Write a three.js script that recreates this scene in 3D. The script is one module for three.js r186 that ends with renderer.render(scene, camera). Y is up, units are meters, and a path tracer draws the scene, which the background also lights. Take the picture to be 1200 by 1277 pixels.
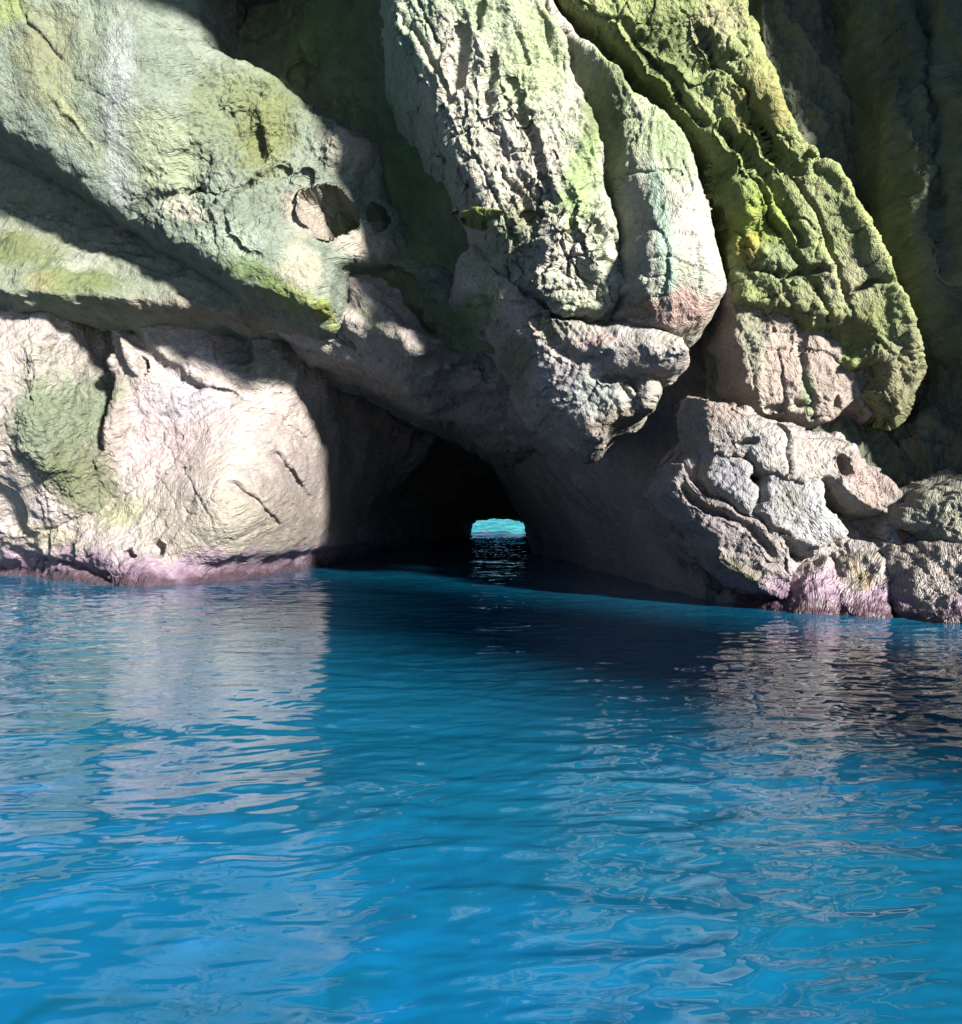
import * as THREE from 'three';
import { Sky } from 'three/addons/objects/Sky.js';

// ---------------------------------------------------------------- camera, sky, sun, exposure
const scene = new THREE.Scene();
const W = 1200, H = 1277, F = 1178, HOR = 630, EYE = 1.8;         // lens in photo pixels, horizon line, eye height
const camera = new THREE.PerspectiveCamera(2 * Math.atan(H / 2 / F) * 180 / Math.PI, W / H, 0.1, 3000);
camera.position.set(0, EYE, 0);
camera.lookAt(0, EYE, -10);
camera.setViewOffset(W, H, 0, H / 2 - HOR, W, H);
camera.updateProjectionMatrix();
const renderer = new THREE.WebGLRenderer({ antialias: true });
renderer.toneMapping = THREE.LinearToneMapping;
renderer.toneMappingExposure = 5.3;
renderer.shadowMap.enabled = true;
const SUN = new THREE.Vector3(0.72, 0.45, 1).normalize();
const sky = new Sky();
sky.name = 'sky'; sky.scale.setScalar(2000); sky.userData = { kind: 'structure' };
const U = sky.material.uniforms;
U.sunPosition.value.copy(SUN).multiplyScalar(1000); U.turbidity.value = 1.2; U.rayleigh.value = 0.4; U.mieCoefficient.value = 0.004;
scene.add(sky);
scene.environmentIntensity = 0.1;
const sun = new THREE.DirectionalLight(0xfff9f1, 5);
sun.position.copy(SUN).multiplyScalar(80).add(new THREE.Vector3(0, 0, -20));
sun.target.position.set(0, 0, -20);
sun.castShadow = true; sun.shadow.radius = 9;
Object.assign(sun.shadow.camera, { left: -40, right: 40, top: 40, bottom: -40, near: 1, far: 200 });
sun.shadow.mapSize.set(4096, 4096);
scene.add(sun, sun.target);

// ---------------------------------------------------------------- noise
let seed = 7;
const rnd = () => { seed = (seed * 1664525 + 1013904223) >>> 0; return seed / 4294967296; };
const PERM = new Uint8Array(512);
{ const p = [...Array(256).keys()]; for (let i = 255; i > 0; i--) { const j = Math.floor(rnd() * (i + 1)); [p[i], p[j]] = [p[j], p[i]]; } for (let i = 0; i < 512; i++) PERM[i] = p[i & 255]; }
const GX = new Float64Array(256), GY = new Float64Array(256), GZ = new Float64Array(256);
for (let i = 0; i < 256; i++) { const z = rnd() * 2 - 1, a = rnd() * 6.2832, r = Math.sqrt(1 - z * z); GX[i] = r * Math.cos(a); GY[i] = r * Math.sin(a); GZ[i] = z; }
function n3(x, y, z) {
  const X = Math.floor(x), Y = Math.floor(y), Z = Math.floor(z);
  x -= X; y -= Y; z -= Z;
  const u = x * x * x * (x * (x * 6 - 15) + 10), v = y * y * y * (y * (y * 6 - 15) + 10), w = z * z * z * (z * (z * 6 - 15) + 10);
  const a = PERM[X & 255] + (Y & 255), b = PERM[(X + 1) & 255] + (Y & 255), zi = Z & 255, zj = (Z + 1) & 255;
  const a0 = PERM[a & 511], a1 = PERM[(a + 1) & 511], b0 = PERM[b & 511], b1 = PERM[(b + 1) & 511];
  const g = (h, dx, dy, dz) => GX[h] * dx + GY[h] * dy + GZ[h] * dz;
  const p00 = g(PERM[(a0 + zi) & 511], x, y, z), p10 = g(PERM[(b0 + zi) & 511], x - 1, y, z), p01 = g(PERM[(a1 + zi) & 511], x, y - 1, z), p11 = g(PERM[(b1 + zi) & 511], x - 1, y - 1, z);
  const q00 = g(PERM[(a0 + zj) & 511], x, y, z - 1), q10 = g(PERM[(b0 + zj) & 511], x - 1, y, z - 1), q01 = g(PERM[(a1 + zj) & 511], x, y - 1, z - 1), q11 = g(PERM[(b1 + zj) & 511], x - 1, y - 1, z - 1);
  const r0 = p00 + (p10 - p00) * u, r1 = p01 + (p11 - p01) * u, s0 = q00 + (q10 - q00) * u, s1 = q01 + (q11 - q01) * u;
  const t0 = r0 + (r1 - r0) * v, t1 = s0 + (s1 - s0) * v;
  return 1.5 * (t0 + (t1 - t0) * w);
}
const fbm = (x, y, z, o = 4, g = 0.5) => { let a = 1, s = 0; for (let i = 0; i < o; i++) { s += a * n3(x, y, z); a *= g; x = x * 2.03 + 5.1; y = y * 2.03 - 3.7; z = z * 2.03 + 1.3; } return s; };
const ridged = (x, y, z, o = 4) => { let a = 1, s = 0, t = 0; for (let i = 0; i < o; i++) { const r = 1 - Math.abs(n3(x, y, z)) * 1.7; s += a * r * r; t += a; a *= 0.5; x = x * 2.1 + 9.2; y = y * 2.1 + 2.7; z = z * 2.1 - 4.4; } return s / t; };
const hash = (i, j, k, s) => { let h = Math.imul(i, 374761393) ^ Math.imul(j, 668265263) ^ Math.imul(k, 1274126177) ^ Math.imul(s, 974634777); h = Math.imul(h ^ (h >>> 13), 1103515245); h ^= h >>> 16; h = Math.imul(h, 2246822519); return ((h ^ (h >>> 15)) >>> 0) / 4294967296; };
const wor = { f1: 0, f2: 0, i: 0, j: 0, k: 0, x: 0, y: 0, z: 0 };
function worley(x, y, z) {
  const X = Math.floor(x - 0.5), Y = Math.floor(y - 0.5), Z = Math.floor(z - 0.5); let f1 = 9, f2 = 9;
  for (let i = X; i <= X + 1; i++) for (let j = Y; j <= Y + 1; j++) for (let k = Z; k <= Z + 1; k++) {
    const px = i + 0.14 + 0.72 * hash(i, j, k, 1) - x, py = j + 0.14 + 0.72 * hash(i, j, k, 2) - y, pz = k + 0.14 + 0.72 * hash(i, j, k, 3) - z, d = px * px + py * py + pz * pz;
    if (d < f1) { f2 = f1; f1 = d; wor.i = i; wor.j = j; wor.k = k; wor.x = -px; wor.y = -py; wor.z = -pz; } else if (d < f2) f2 = d;
  }
  wor.f1 = Math.sqrt(f1); wor.f2 = Math.sqrt(f2); return wor;
}
const clamp = (v, a = 0, b = 1) => Math.min(b, Math.max(a, v));
const ss = (a, b, v) => { const t = clamp((v - a) / (b - a)); return t * t * (3 - 2 * t); };
// chiselled relief: values on a tetrahedral lattice joined by flat facets
function chip1(x, y, z, s) {
  const k = (x + y + z) / 3; x += k; y += k; z += k;
  const X = Math.floor(x), Y = Math.floor(y), Z = Math.floor(z); x -= X; y -= Y; z -= Z;
  let i1 = 0, j1 = 0, k1 = 0, i2 = 1, j2 = 1, k2 = 1, a, b, c;
  if (x >= y) { if (y >= z) { i1 = 1; k2 = 0; a = x; b = y; c = z; } else if (x >= z) { i1 = 1; j2 = 0; a = x; b = z; c = y; } else { k1 = 1; j2 = 0; a = z; b = x; c = y; } }
  else if (y < z) { k1 = 1; i2 = 0; a = z; b = y; c = x; } else if (x < z) { j1 = 1; i2 = 0; a = y; b = z; c = x; } else { j1 = 1; k2 = 0; a = y; b = x; c = z; }
  return (1 - a) * hash(X, Y, Z, s) + (a - b) * hash(X + i1, Y + j1, Z + k1, s) + (b - c) * hash(X + i2, Y + j2, Z + k2, s) + c * hash(X + 1, Y + 1, Z + 1, s) - 0.5;
}
const chip = (x, y, z, o = 4) => { let s = 0, g = 1; for (let i = 0; i < o; i++) { s += g * chip1(x, y, z, 11 + i); g *= 0.52; const t = x * 1.52 - y * 1.36; y = x * 1.36 + y * 1.52 + 3.1; x = t * 0.9 + z * 0.55; z = z * 1.8 - t * 0.4; } return s; };
// angular broken faces: each cell is a tilted plane with its own offset
function facet(x, y, z) {
  const w = worley(x, y, z), { i, j, k } = w;
  const h = (hash(i, j, k, 4) - 0.5) * 0.9 + ((hash(i, j, k, 5) - 0.5) * w.x + (hash(i, j, k, 6) - 0.5) * w.y + (hash(i, j, k, 7) - 0.5) * w.z) * 1.7;
  return h - 0.5 * (1 - ss(0.02, 0.1, w.f2 - w.f1));
}

// ---------------------------------------------------------------- building rock
// a point of the photograph at a chosen distance D in front of the eye
const at = (px, py, D) => [(px - W / 2) / F * D, EYE + (HOR - py) / F * D, -D];
const lin = (hex) => { const c = new THREE.Color(hex); return [c.r, c.g, c.b]; };
// thin plate spline through [x, y, value]
function tps(P) {
  const n = P.length, N = n + 3, A = [], k = (r2) => (r2 < 1e-12 ? 0 : 0.5 * r2 * Math.log(r2));
  const cx = P.reduce((s, p) => s + p[0], 0) / n, cy = P.reduce((s, p) => s + p[1], 0) / n;
  const sc = Math.sqrt(P.reduce((s, p) => s + (p[0] - cx) ** 2 + (p[1] - cy) ** 2, 0) / n) || 1;
  const Q = P.map((p) => [(p[0] - cx) / sc, (p[1] - cy) / sc]);
  for (let i = 0; i < N; i++) {
    const r = new Float64Array(N + 1);
    if (i < n) { for (let j = 0; j < n; j++) r[j] = k((Q[i][0] - Q[j][0]) ** 2 + (Q[i][1] - Q[j][1]) ** 2) + (i === j ? 0.003 : 0); r[n] = 1; r[n + 1] = Q[i][0]; r[n + 2] = Q[i][1]; r[N] = P[i][2]; }
    else for (let j = 0; j < n; j++) r[j] = i === n ? 1 : Q[j][i - n - 1];
    A.push(r);
  }
  for (let c = 0; c < N; c++) {
    let b = c; for (let r = c; r < N; r++) if (Math.abs(A[r][c]) > Math.abs(A[b][c])) b = r;
    [A[c], A[b]] = [A[b], A[c]];
    for (let r = 0; r < N; r++) if (r !== c) { const f = A[r][c] / A[c][c]; if (f) for (let j = c; j <= N; j++) A[r][j] -= f * A[c][j]; }
  }
  const w = A.map((r, i) => r[N] / r[i]);
  return (x, y) => { x = (x - cx) / sc; y = (y - cy) / sc; let s = w[n] + w[n + 1] * x + w[n + 2] * y; for (let i = 0; i < n; i++) s += w[i] * k((x - Q[i][0]) ** 2 + (y - Q[i][1]) ** 2); return s; };
}
const segD = (x, y, a, b) => { const dx = b[0] - a[0], dy = b[1] - a[1], t = clamp(((x - a[0]) * dx + (y - a[1]) * dy) / (dx * dx + dy * dy || 1)); const ex = x - a[0] - t * dx, ey = y - a[1] - t * dy; return Math.sqrt(ex * ex + ey * ey); };
const near = { x: 0, y: 0 };
function signedDistance(x, y, poly) {
  let d = 1e9, inside = false;
  for (let i = 0, j = poly.length - 1; i < poly.length; j = i++) {
    const a = poly[i], b = poly[j];
    const ex = b[0] - a[0], ey = b[1] - a[1], t = clamp(((x - a[0]) * ex + (y - a[1]) * ey) / (ex * ex + ey * ey || 1)), qx = a[0] + t * ex, qy = a[1] + t * ey, e = Math.sqrt((x - qx) ** 2 + (y - qy) ** 2);
    if (e < d) { d = e; near.x = qx; near.y = qy; }
    if ((a[1] > y) !== (b[1] > y) && x < (b[0] - a[0]) * (y - a[1]) / (b[1] - a[1]) + a[0]) inside = !inside;
  }
  return inside ? d : -d;
}
// closed outline smoothed by one round of corner cutting
const soften = (p) => p.flatMap((a, i) => { const b = p[(i + 1) % p.length]; return [[a[0] * 0.78 + b[0] * 0.22, a[1] * 0.78 + b[1] * 0.22], [a[0] * 0.22 + b[0] * 0.78, a[1] * 0.22 + b[1] * 0.78]]; });

// A spot (ellipse) given by photo position and pixel radii becomes metres on the rock's own surface
function spot(s, depth) {
  const D = s.D ?? depth(s[0], s[1]), [x, y] = at(s[0], s[1], D), m = D / F, a = (s[4] || 0) * Math.PI / 180, c = Math.cos(a), q = Math.sin(a);
  const rx = s[2] * m, ry = s[3] * m;
  return (X, Y) => { const dx = X - x, dy = Y - y; const e = (dx * c + dy * q) / rx, f = (dy * c - dx * q) / ry; return Math.sqrt(e * e + f * f); };
}
const line = (pts, depth) => { const w = pts.map(([a, b]) => at(a, b, depth(a, b))); return (X, Y) => { let d = 1e9; for (let i = 1; i < w.length; i++) d = Math.min(d, segD(X, Y, w[i - 1], w[i])); return d; }; };

const BASESTYLE = { lump: [0.14, 1.7], chip: [0.14, 0.8], flute: [0, 1, 80, 3], joint: [0, 1, 0], facet: [0, 0.6], crack: [0.03, 1.6], pit: [0, 0.3], grain: [0.05, 0.3] };
// spec.style: [amplitude m, wavelength m]; spec.zones: [px, py, rx, ry, turn, {style: factor}]
function roughness(spec, depth) {
  const st = { ...BASESTYLE, ...spec.style }, zones = (spec.zones || []).map((z) => [spot(z, depth), z[5]]);
  const fa = st.flute[2] * Math.PI / 180, fc = Math.cos(fa), fs = Math.sin(fa);
  return (x, y, z, face = 1) => {
    const k = { lump: 1, chip: 1, joint: 1, flute: 1, facet: 1, crack: 1, pit: 1, grain: 1 };
    const zn = zones.length ? 0.35 * n3(x * 1.7, y * 1.7, 4) : 0;
    for (const [f, m] of zones) { const d = f(x, y) + zn; if (d < 1.25) { const w = 1 - ss(0.7, 1.25, d); for (const q in m) k[q] *= 1 + (m[q] - 1) * w; } }
    const wx = 0.25 * n3(x * 0.9, y * 0.9, z * 0.9 + 7), wy = 0.25 * n3(x * 0.9 + 31, y * 0.9, z * 0.9);
    let h = st.lump[0] * k.lump * fbm(x / st.lump[1], y / st.lump[1], z / st.lump[1], 3);
    if (st.chip[0]) { const l = st.chip[1], ex = 0.035 * n3(x * 2.6, y * 2.6, z * 2.6 + 5), ey = 0.035 * n3(x * 2.6 + 9, y * 2.6, z * 2.6), ca = st.chip[2] ?? 0, u = Math.cos(ca), v = Math.sin(ca), p = (x + ex) * u + (y + ey) * v, q = (y + ey) * u - (x + ex) * v; h += st.chip[0] * (0.25 + 0.75 * face) * k.chip * chip(p / l / (st.chip[3] ?? 1), q / l, z / l, st.chip[4] ?? 4); }
    if (st.flute[0]) { const u = (x + wx * 0.5) * fc + y * fs, v = -(x + wx * 0.5) * fs + y * fc, l = st.flute[1]; h += st.flute[0] * k.flute * (ridged(u / l / st.flute[3], v / l, z / l / 1.5, 2) - 0.55) * face; }
    if (st.facet[0] * k.facet > 0.004) {
      const l = st.facet[1], ex = 0.12 * n3(x * 3, y * 3, z * 3), ey = 0.12 * n3(x * 3 + 9, y * 3, z * 3);
      h += st.facet[0] * face * k.facet * (facet((x + wx + ex) / l, (y + wy + ey) / l * 0.8, z / l) + 0.45 * facet((x + ex) / l * 2.7, (y + ey) / l * 2.3 + 17, z / l * 2.5));
    }
    if (st.crack[0]) { const gate = ss(-0.2, 0.3, n3(x * 0.8 + 3, y * 0.8, z * 0.8)); if (gate > 0) { const l = st.crack[1], w = worley((x + wx * 2 + 0.2 * n3(x * 4, y * 4, z * 4)) / l, (y + wy * 2) / l * 0.7, z / l); h -= st.crack[0] * face * k.crack * (1 - ss(0, 0.045 / l, w.f2 - w.f1)) * gate; } }
    if (st.joint[0] * k.joint > 0.01) {
      for (let s = 0; s < 2; s++) {
        const an = (st.joint[2] + s * 74) * Math.PI / 180, u = x * Math.cos(an) + y * Math.sin(an), v = y * Math.cos(an) - x * Math.sin(an) + z * 0.4, l = st.joint[1] * (s ? 0.8 : 1);
        const c = v / l + 0.34 * n3(u * 0.5, v * 0.9, 2 + s * 5) + 0.07 * n3(u * 3.2, v * 3.2, s), r = Math.floor(c), f = c - r, gate = ss(0.05, 0.3, n3(u * 0.75 + r * 7.3, r * 3.1, 5 + s)), d = Math.min(f, 1 - f) * l;
        if (gate > 0 && d < 0.09) h -= st.joint[0] * face * k.joint * gate * Math.max(0, 1 - d / (0.035 + 0.03 * gate));
        h += st.joint[0] * 0.3 * face * k.joint * (hash(r, s, 3, 9) - 0.5);
      }
    }
    if (st.pit[0] * k.pit > 0.002) { const l = st.pit[1], w = worley((x + wx * 0.3) / l, (y + wy * 0.3) / l, z / l); h += st.pit[0] * k.pit * (ss(0, 0.75, w.f1) * -1 + 0.4 + 0.6 * n3(x / l * 2.1, y / l * 2.1, z / l * 2.1)); }
    const g = st.grain[1];
    h += st.grain[0] * face * k.grain * (0.7 * fbm(x / g, y / g, z / g, 4, 0.8) + 0.5 * (ridged(x / g * 0.8, y / g * 1.1, z / g, 2) - 0.6));
    return h;
  };
}
const ALBEDO = 0.26;
function painter(spec, depth) {
  const base = spec.base.map(lin), tints = (spec.tints || []).map((t) => ({ f: spot(t, depth), c: lin(t[5]), a: t[6] ?? 0.8, soft: t[7] ?? 0.6, n: t[8] ?? 0.5 }));
  const streaks = (spec.streaks || []).map((t) => ({ f: line(t[0], depth), w: t[1], c: lin(t[2]), a: t[3] ?? 0.7 }));
  const purple = lin('#96728c'), wet = lin('#5c3a48'), pale = lin('#c9a6c0');
  return (x, y, z) => {
    const q = clamp(0.5 + 0.75 * fbm(x * 0.7 + 3, y * 0.7, z * 0.7, 3)), r = clamp(0.5 + 0.9 * fbm(x * 2.9, y * 2.9, z * 2.9 + 9, 3)), s = fbm(x * 13, y * 13, z * 13, 2);
    const c = [0, 1, 2].map((i) => { let v = base[0][i] + (base[1][i] - base[0][i]) * q; if (base[2]) v += (base[2][i] - v) * ss(0.6, 0.95, r) * 0.8; return v; });
    const mixin = (t, a) => { for (let i = 0; i < 3; i++) c[i] += (t[i] - c[i]) * a; };
    const tn = 0.6 * fbm(x * 1.6, y * 1.6, z * 1.6 + 2, 3) + 0.34 * fbm(x * 7, y * 7, z * 7, 2);
    for (const t of tints) { let d = t.f(x, y); if (d > 2.2) continue; d += t.n * tn; const a = t.a * (1 - ss(1 - t.soft, 1 + t.soft * 0.4, d)); if (a > 0) mixin(t.c, a); }
    for (const t of streaks) { const d = t.f(x, y) / t.w + 0.5 * fbm(x * 4, y * 1.2, z * 3, 3); const a = t.a * (1 - ss(0.3, 1.15, d)); if (a > 0) mixin(t.c, a); }
    if (spec.tide) {
      const e = y + 0.34 * fbm(x * 1.1, 0, z * 1.1, 3) + 0.16 * fbm(x * 5, y * 5, z * 5, 2), top = spec.tide;
      mixin(pale, 0.75 * (1 - ss(top * 0.75, top * 1.25, e))); mixin(purple, 0.8 * (1 - ss(top * 0.3, top * 0.8, e))); mixin(wet, 0.9 * (1 - ss(0.08, 0.26, y + 0.14 * fbm(x * 4, y * 6, z * 4, 3) + 0.1 * n3(x * 0.8, 0, z))));
    }
    const v = ALBEDO * (1 + 0.24 * s + 0.12 * (q - 0.5) + 0.2 * n3(x * 31, y * 31, z * 31)); return [c[0] * v * 0.96, c[1] * v, c[2] * v];
  };
}
// tiling relief for the finest grain
function grainTexture(n = 512) {
  const d = new Uint8Array(n * n * 4), per = (x, y, p, k) => { const a = x / n * 2 * Math.PI, b = y / n * 2 * Math.PI, r = p / 6.2832; return n3(Math.cos(a) * r + k, Math.sin(a) * r + Math.cos(b) * r * 0.83, Math.sin(b) * r + 11); };
  for (let y = 0; y < n; y++) for (let x = 0; x < n; x++) { const v = clamp(0.5 + 0.3 * per(x, y, 14, 1) + 0.26 * per(x, y, 34, 5) + 0.2 * per(x, y, 80, 9)); d.set([v * 255, v * 255, v * 255, 255], (y * n + x) * 4); }
  const t = new THREE.DataTexture(d, n, n); t.wrapS = t.wrapT = THREE.RepeatWrapping; t.magFilter = t.minFilter = THREE.LinearFilter; t.needsUpdate = true; return t;
}
const GRAIN = grainTexture();
const rockMat = new THREE.MeshStandardMaterial({ vertexColors: true, roughness: 0.88, metalness: 0, bumpMap: GRAIN, bumpScale: 0.05, side: THREE.DoubleSide });
const wetMat = new THREE.MeshPhysicalMaterial({ vertexColors: true, roughness: 0.5, bumpMap: GRAIN, bumpScale: 0.05, side: THREE.DoubleSide });

const used = {};
function put(o, name, ud) {
  const n = (used[name] = (used[name] ?? -1) + 1); o.name = n ? `${name}_${String(n).padStart(3, '0')}` : name;
  o.userData = ud; o.castShadow = o.receiveShadow = true; scene.add(o); return o;
}
function finish(pos, nu, nv, keep, spec, rough, paint, towards) {
  const n = nu * nv, idx = [];
  for (let j = 0; j < nv - 1; j++) for (let i = 0; i < nu - 1; i++) {
    const a = j * nu + i, b = a + 1, c = a + nu, d = c + 1;
    if (keep && !(keep[a] && keep[b] && keep[c] && keep[d])) continue;
    if ((i + j) & 1) idx.push(a, c, b, b, c, d); else idx.push(a, d, b, a, c, d);
  }
  // outlines: drop unused points
  const map = new Int32Array(n).fill(-1); let m = 0;
  for (const i of idx) if (map[i] < 0) map[i] = m++;
  const p = new Float32Array(m * 3);
  for (let i = 0; i < n; i++) if (map[i] >= 0) for (let c = 0; c < 3; c++) p[map[i] * 3 + c] = pos[i * 3 + c];
  for (let i = 0; i < idx.length; i++) idx[i] = map[idx[i]];
  const g = new THREE.BufferGeometry();
  g.setAttribute('position', new THREE.BufferAttribute(p, 3)); g.setIndex(idx); g.computeVertexNormals();
  const N = g.attributes.normal.array, col = new Float32Array(m * 3), uv = new Float32Array(m * 2);
  for (let i = 0; i < m; i++) {
    const x = p[i * 3], y = p[i * 3 + 1], z = p[i * 3 + 2]; let nx = N[i * 3], ny = N[i * 3 + 1], nz = N[i * 3 + 2];
    if (towards && nx * (towards[0] - x) + ny * (towards[1] - y) + nz * (towards[2] - z) < 0) { nx = -nx; ny = -ny; nz = -nz; }
    const tx = (towards?.[0] ?? 0) - x, ty = (towards?.[1] ?? 0) - y, tz = (towards?.[2] ?? 0) - z, h = rough(x, y, z, clamp(0.15 + 1.1 * (nx * tx + ny * ty + nz * tz) / Math.sqrt(tx * tx + ty * ty + tz * tz)));
    p[i * 3] += nx * h; p[i * 3 + 1] += ny * h; p[i * 3 + 2] += nz * h;
    col.set(paint(x, y, z), i * 3); uv[i * 2] = (x + z * 0.7) / 1.1; uv[i * 2 + 1] = (y + z * 0.45) / 1.1;
  }
  g.setAttribute('color', new THREE.BufferAttribute(col, 3)); g.setAttribute('uv', new THREE.BufferAttribute(uv, 2));
  g.computeVertexNormals();
  return g;
}
const STEP = 0.024;
// A rock mass: an outline, a front that follows depth marks, rounded edges and flanks that run back into the wall behind
function rockMass(spec) {
  const depth = tps(spec.depth), raw = spec.outline.map(([a, b]) => at(a, b, depth(a, b))), out = spec.crisp ? raw : soften(soften(raw));
  const marks = spec.depth.map(([a, b, D]) => { const p = at(a, b, D); return [p[0], p[1], D]; }), front = tps(marks);
  const R = spec.round ?? 0.6, c = spec.bulge ?? 1, T = Math.min(2.2, spec.thick ?? 2), k = spec.flank ?? 2, S = spec.step ?? STEP;
  let x0 = 1e9, x1 = -1e9, y0 = 1e9, y1 = -1e9; for (const [x, y] of out) { x0 = Math.min(x0, x); x1 = Math.max(x1, x); y0 = Math.min(y0, y); y1 = Math.max(y1, y); }
  const pad = T / k + 0.3; x0 -= pad; x1 += pad; y0 -= pad; y1 += pad;
  const nu = Math.ceil((x1 - x0) / S) + 1, nv = Math.ceil((y1 - y0) / S) + 1, pos = new Float32Array(nu * nv * 3), keep = new Uint8Array(nu * nv);
  const dents = (spec.dents || []).map((d) => [spot(d, depth), d[5], d[6] ?? 1]), lines = (spec.lines || []).map((l) => [line(l[0], depth), l[1], l[2], l[3] || 0]);
  const ww = spec.warp ?? 0.1, under = spec.under ?? -0.3;
  const bendX = (x, y) => ww * (fbm(x * 1.3, y * 1.3, 3.3, 4, 0.55) + 0.7 * chip(x * 2.2, y * 2.2, 1.3, 3)), bendY = (x, y) => ww * (fbm(x * 1.3 + 20, y * 1.3, 8.1, 4, 0.55) + 0.7 * chip(x * 2.2 + 7, y * 2.2, 4.3, 3));
  for (let j = 0; j < nv; j++) for (let i = 0; i < nu; i++) {
    const x = x0 + i * S, y = y0 + j * S, q = j * nu + i;
    const ox = bendX(x, y), oy = bendY(x, y), X = x + ox, Y = y + oy;
    const sd = signedDistance(X, Y, out), gx = near.x - ox, gy = near.y - oy, flank = sd < 0, cx = flank ? near.x - bendX(gx, gy) : 0, cy = flank ? near.y - bendY(gx, gy) : 0;
    let drop = sd >= R ? 0 : sd >= 0 ? c * (R - Math.sqrt(Math.max(0, R * R - (R - sd) ** 2))) : c * R - sd * k;
    keep[q] = drop < T + c * R ? 1 : 0;
    let D = 0;
    if (keep[q]) {
      D = front(x, y) + drop;
      for (const [f, h, e] of dents) { const d = f(X, Y); if (d < 1) D -= h * (1 - d * d) ** e; }
      for (const [f, w, h, sh] of lines) { const d = f(X, Y) / w; if (d < 2.5) D -= h * (sh ? Math.max(0, 1 - d) : Math.exp(-d * d)); }
    }
    // flanks stand on the outline and run straight back, slightly undercut
    const back = sd < 0 ? 1.0 + under : 0; pos[q * 3] = x + (cx - x) * back; pos[q * 3 + 1] = y + (cy - y) * back; pos[q * 3 + 2] = -D;
  }
  const g = finish(pos, nu, nv, keep, spec, roughness(spec, depth), painter(spec, depth), [0, 3, 30]);
  return put(new THREE.Mesh(g, spec.mat || rockMat), spec.name, spec.ud);
}
const crm = (a, b, c, d, t) => 0.5 * (2 * b + (c - a) * t + (2 * a - 5 * b + 4 * c - d) * t * t + (3 * b - a - 3 * c + d) * t * t * t);
// A rock wall through rows of marks [photo x, photo y, distance], or of world points where spec.world is set
function rockWall(spec) {
  const rows = spec.rows, flat = rows.flat(), depth = spec.world ? () => 20 : tps(flat);
  const Wd = rows.map((r) => r.map((p) => (spec.world ? p : at(...p)))), nr = rows.length, nc = rows[0].length;
  const nu = spec.nu, nv = spec.nv, pos = new Float32Array(nu * nv * 3), pick = (a, i) => a[clamp(i, 0, a.length - 1)];
  const dents = (spec.dents || []).map((d) => [spot(d, depth), d[5], d[6] ?? 1]), lines = (spec.lines || []).map((l) => [line(l[0], depth), l[1], l[2], l[3] || 0]);
  for (let j = 0; j < nv; j++) for (let i = 0; i < nu; i++) {
    const v = j / (nv - 1) * (nr - 1), u = i / (nu - 1) * (nc - 1), r = Math.min(nr - 2, Math.floor(v)), c = Math.min(nc - 2, Math.floor(u)), p = [0, 0, 0];
    for (let e = 0; e < 3; e++) { const t = [-1, 0, 1, 2].map((o) => { const w = pick(Wd, r + o); return crm(pick(w, c - 1)[e], w[c][e], w[c + 1][e], pick(w, c + 2)[e], u - c); }); p[e] = crm(...t, v - r); }
    const ox = 0.08 * fbm(p[0] * 1.3, p[1] * 1.3, 3.3, 3), oy = 0.08 * fbm(p[0] * 1.3 + 20, p[1] * 1.3, 8.1, 3);
    for (const [f, h, e] of dents) { const d = f(p[0] + ox, p[1] + oy); if (d < 1) p[2] += h * (1 - d * d) ** e; }
    for (const [f, w, h, sh] of lines) { const d = f(p[0] + ox, p[1] + oy) / w; if (d < 2.5) p[2] += h * (sh ? Math.max(0, 1 - d) : Math.exp(-d * d)); }
    pos.set(p, (j * nu + i) * 3);
  }
  const g = finish(pos, nu, nv, null, spec, roughness(spec, depth), painter(spec, depth), spec.towards || [0, 3, 0]);
  return put(new THREE.Mesh(g, spec.mat || rockMat), spec.name, spec.ud);
}

// ---------------------------------------------------------------- the cave: tunnel, walls (setting)
const PINK = ['#d9cdc4', '#cfc0b8', '#e4dad2'], GREY = ['#8d8f86', '#a09c92', '#6f736a'], GREEN = ['#a6b292', '#b6bda2', '#8f9e7a'];
{ // tunnel through the rock: a wide flange round its mouth, then rings that shrink to the low far opening
  const ring = (D, xl, xr, top, low) => { const r = []; for (let k = 0; k <= 24; k++) { const a = k / 24 * Math.PI * 2 - Math.PI / 2, c = Math.cos(a), s = Math.sin(a), cx = (xl + xr) / 2; const y = s < 0 ? low * Math.pow(-s, 0.7) : top * Math.pow(s, D > 50 ? 0.3 : 0.6); r.push([cx - c * (xr - xl) / 2 * (1 - 0.12 * (s < 0 ? 0 : s)), y, -D]); } return r; };
  rockWall({ name: 'cave_tunnel', ud: { kind: 'structure' }, world: true, nu: 200, nv: 160, towards: [0, 2, -45], base: ['#d2c1ba', '#ccbdb0', '#d8cac4'],
    rows: [ring(33, -34, 34, 15, -12), ring(33.5, -9, 7, 10, -6), ring(34.2, -4.6, 2.6, 4.9, -5), ring(38, -3.9, 2.3, 4.1, -4.5), ring(45, -2.6, 2.9, 2.9, -4), ring(52, -1.5, 3.2, 1.5, -4), ring(58, -0.74, 2.9, 1.02, -4), ring(60, -0.8, 2.95, 1, -4)],
    style: { lump: [0.2, 1.4], grain: [0.26, 0.8], crack: [0, 1] } });
}
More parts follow.
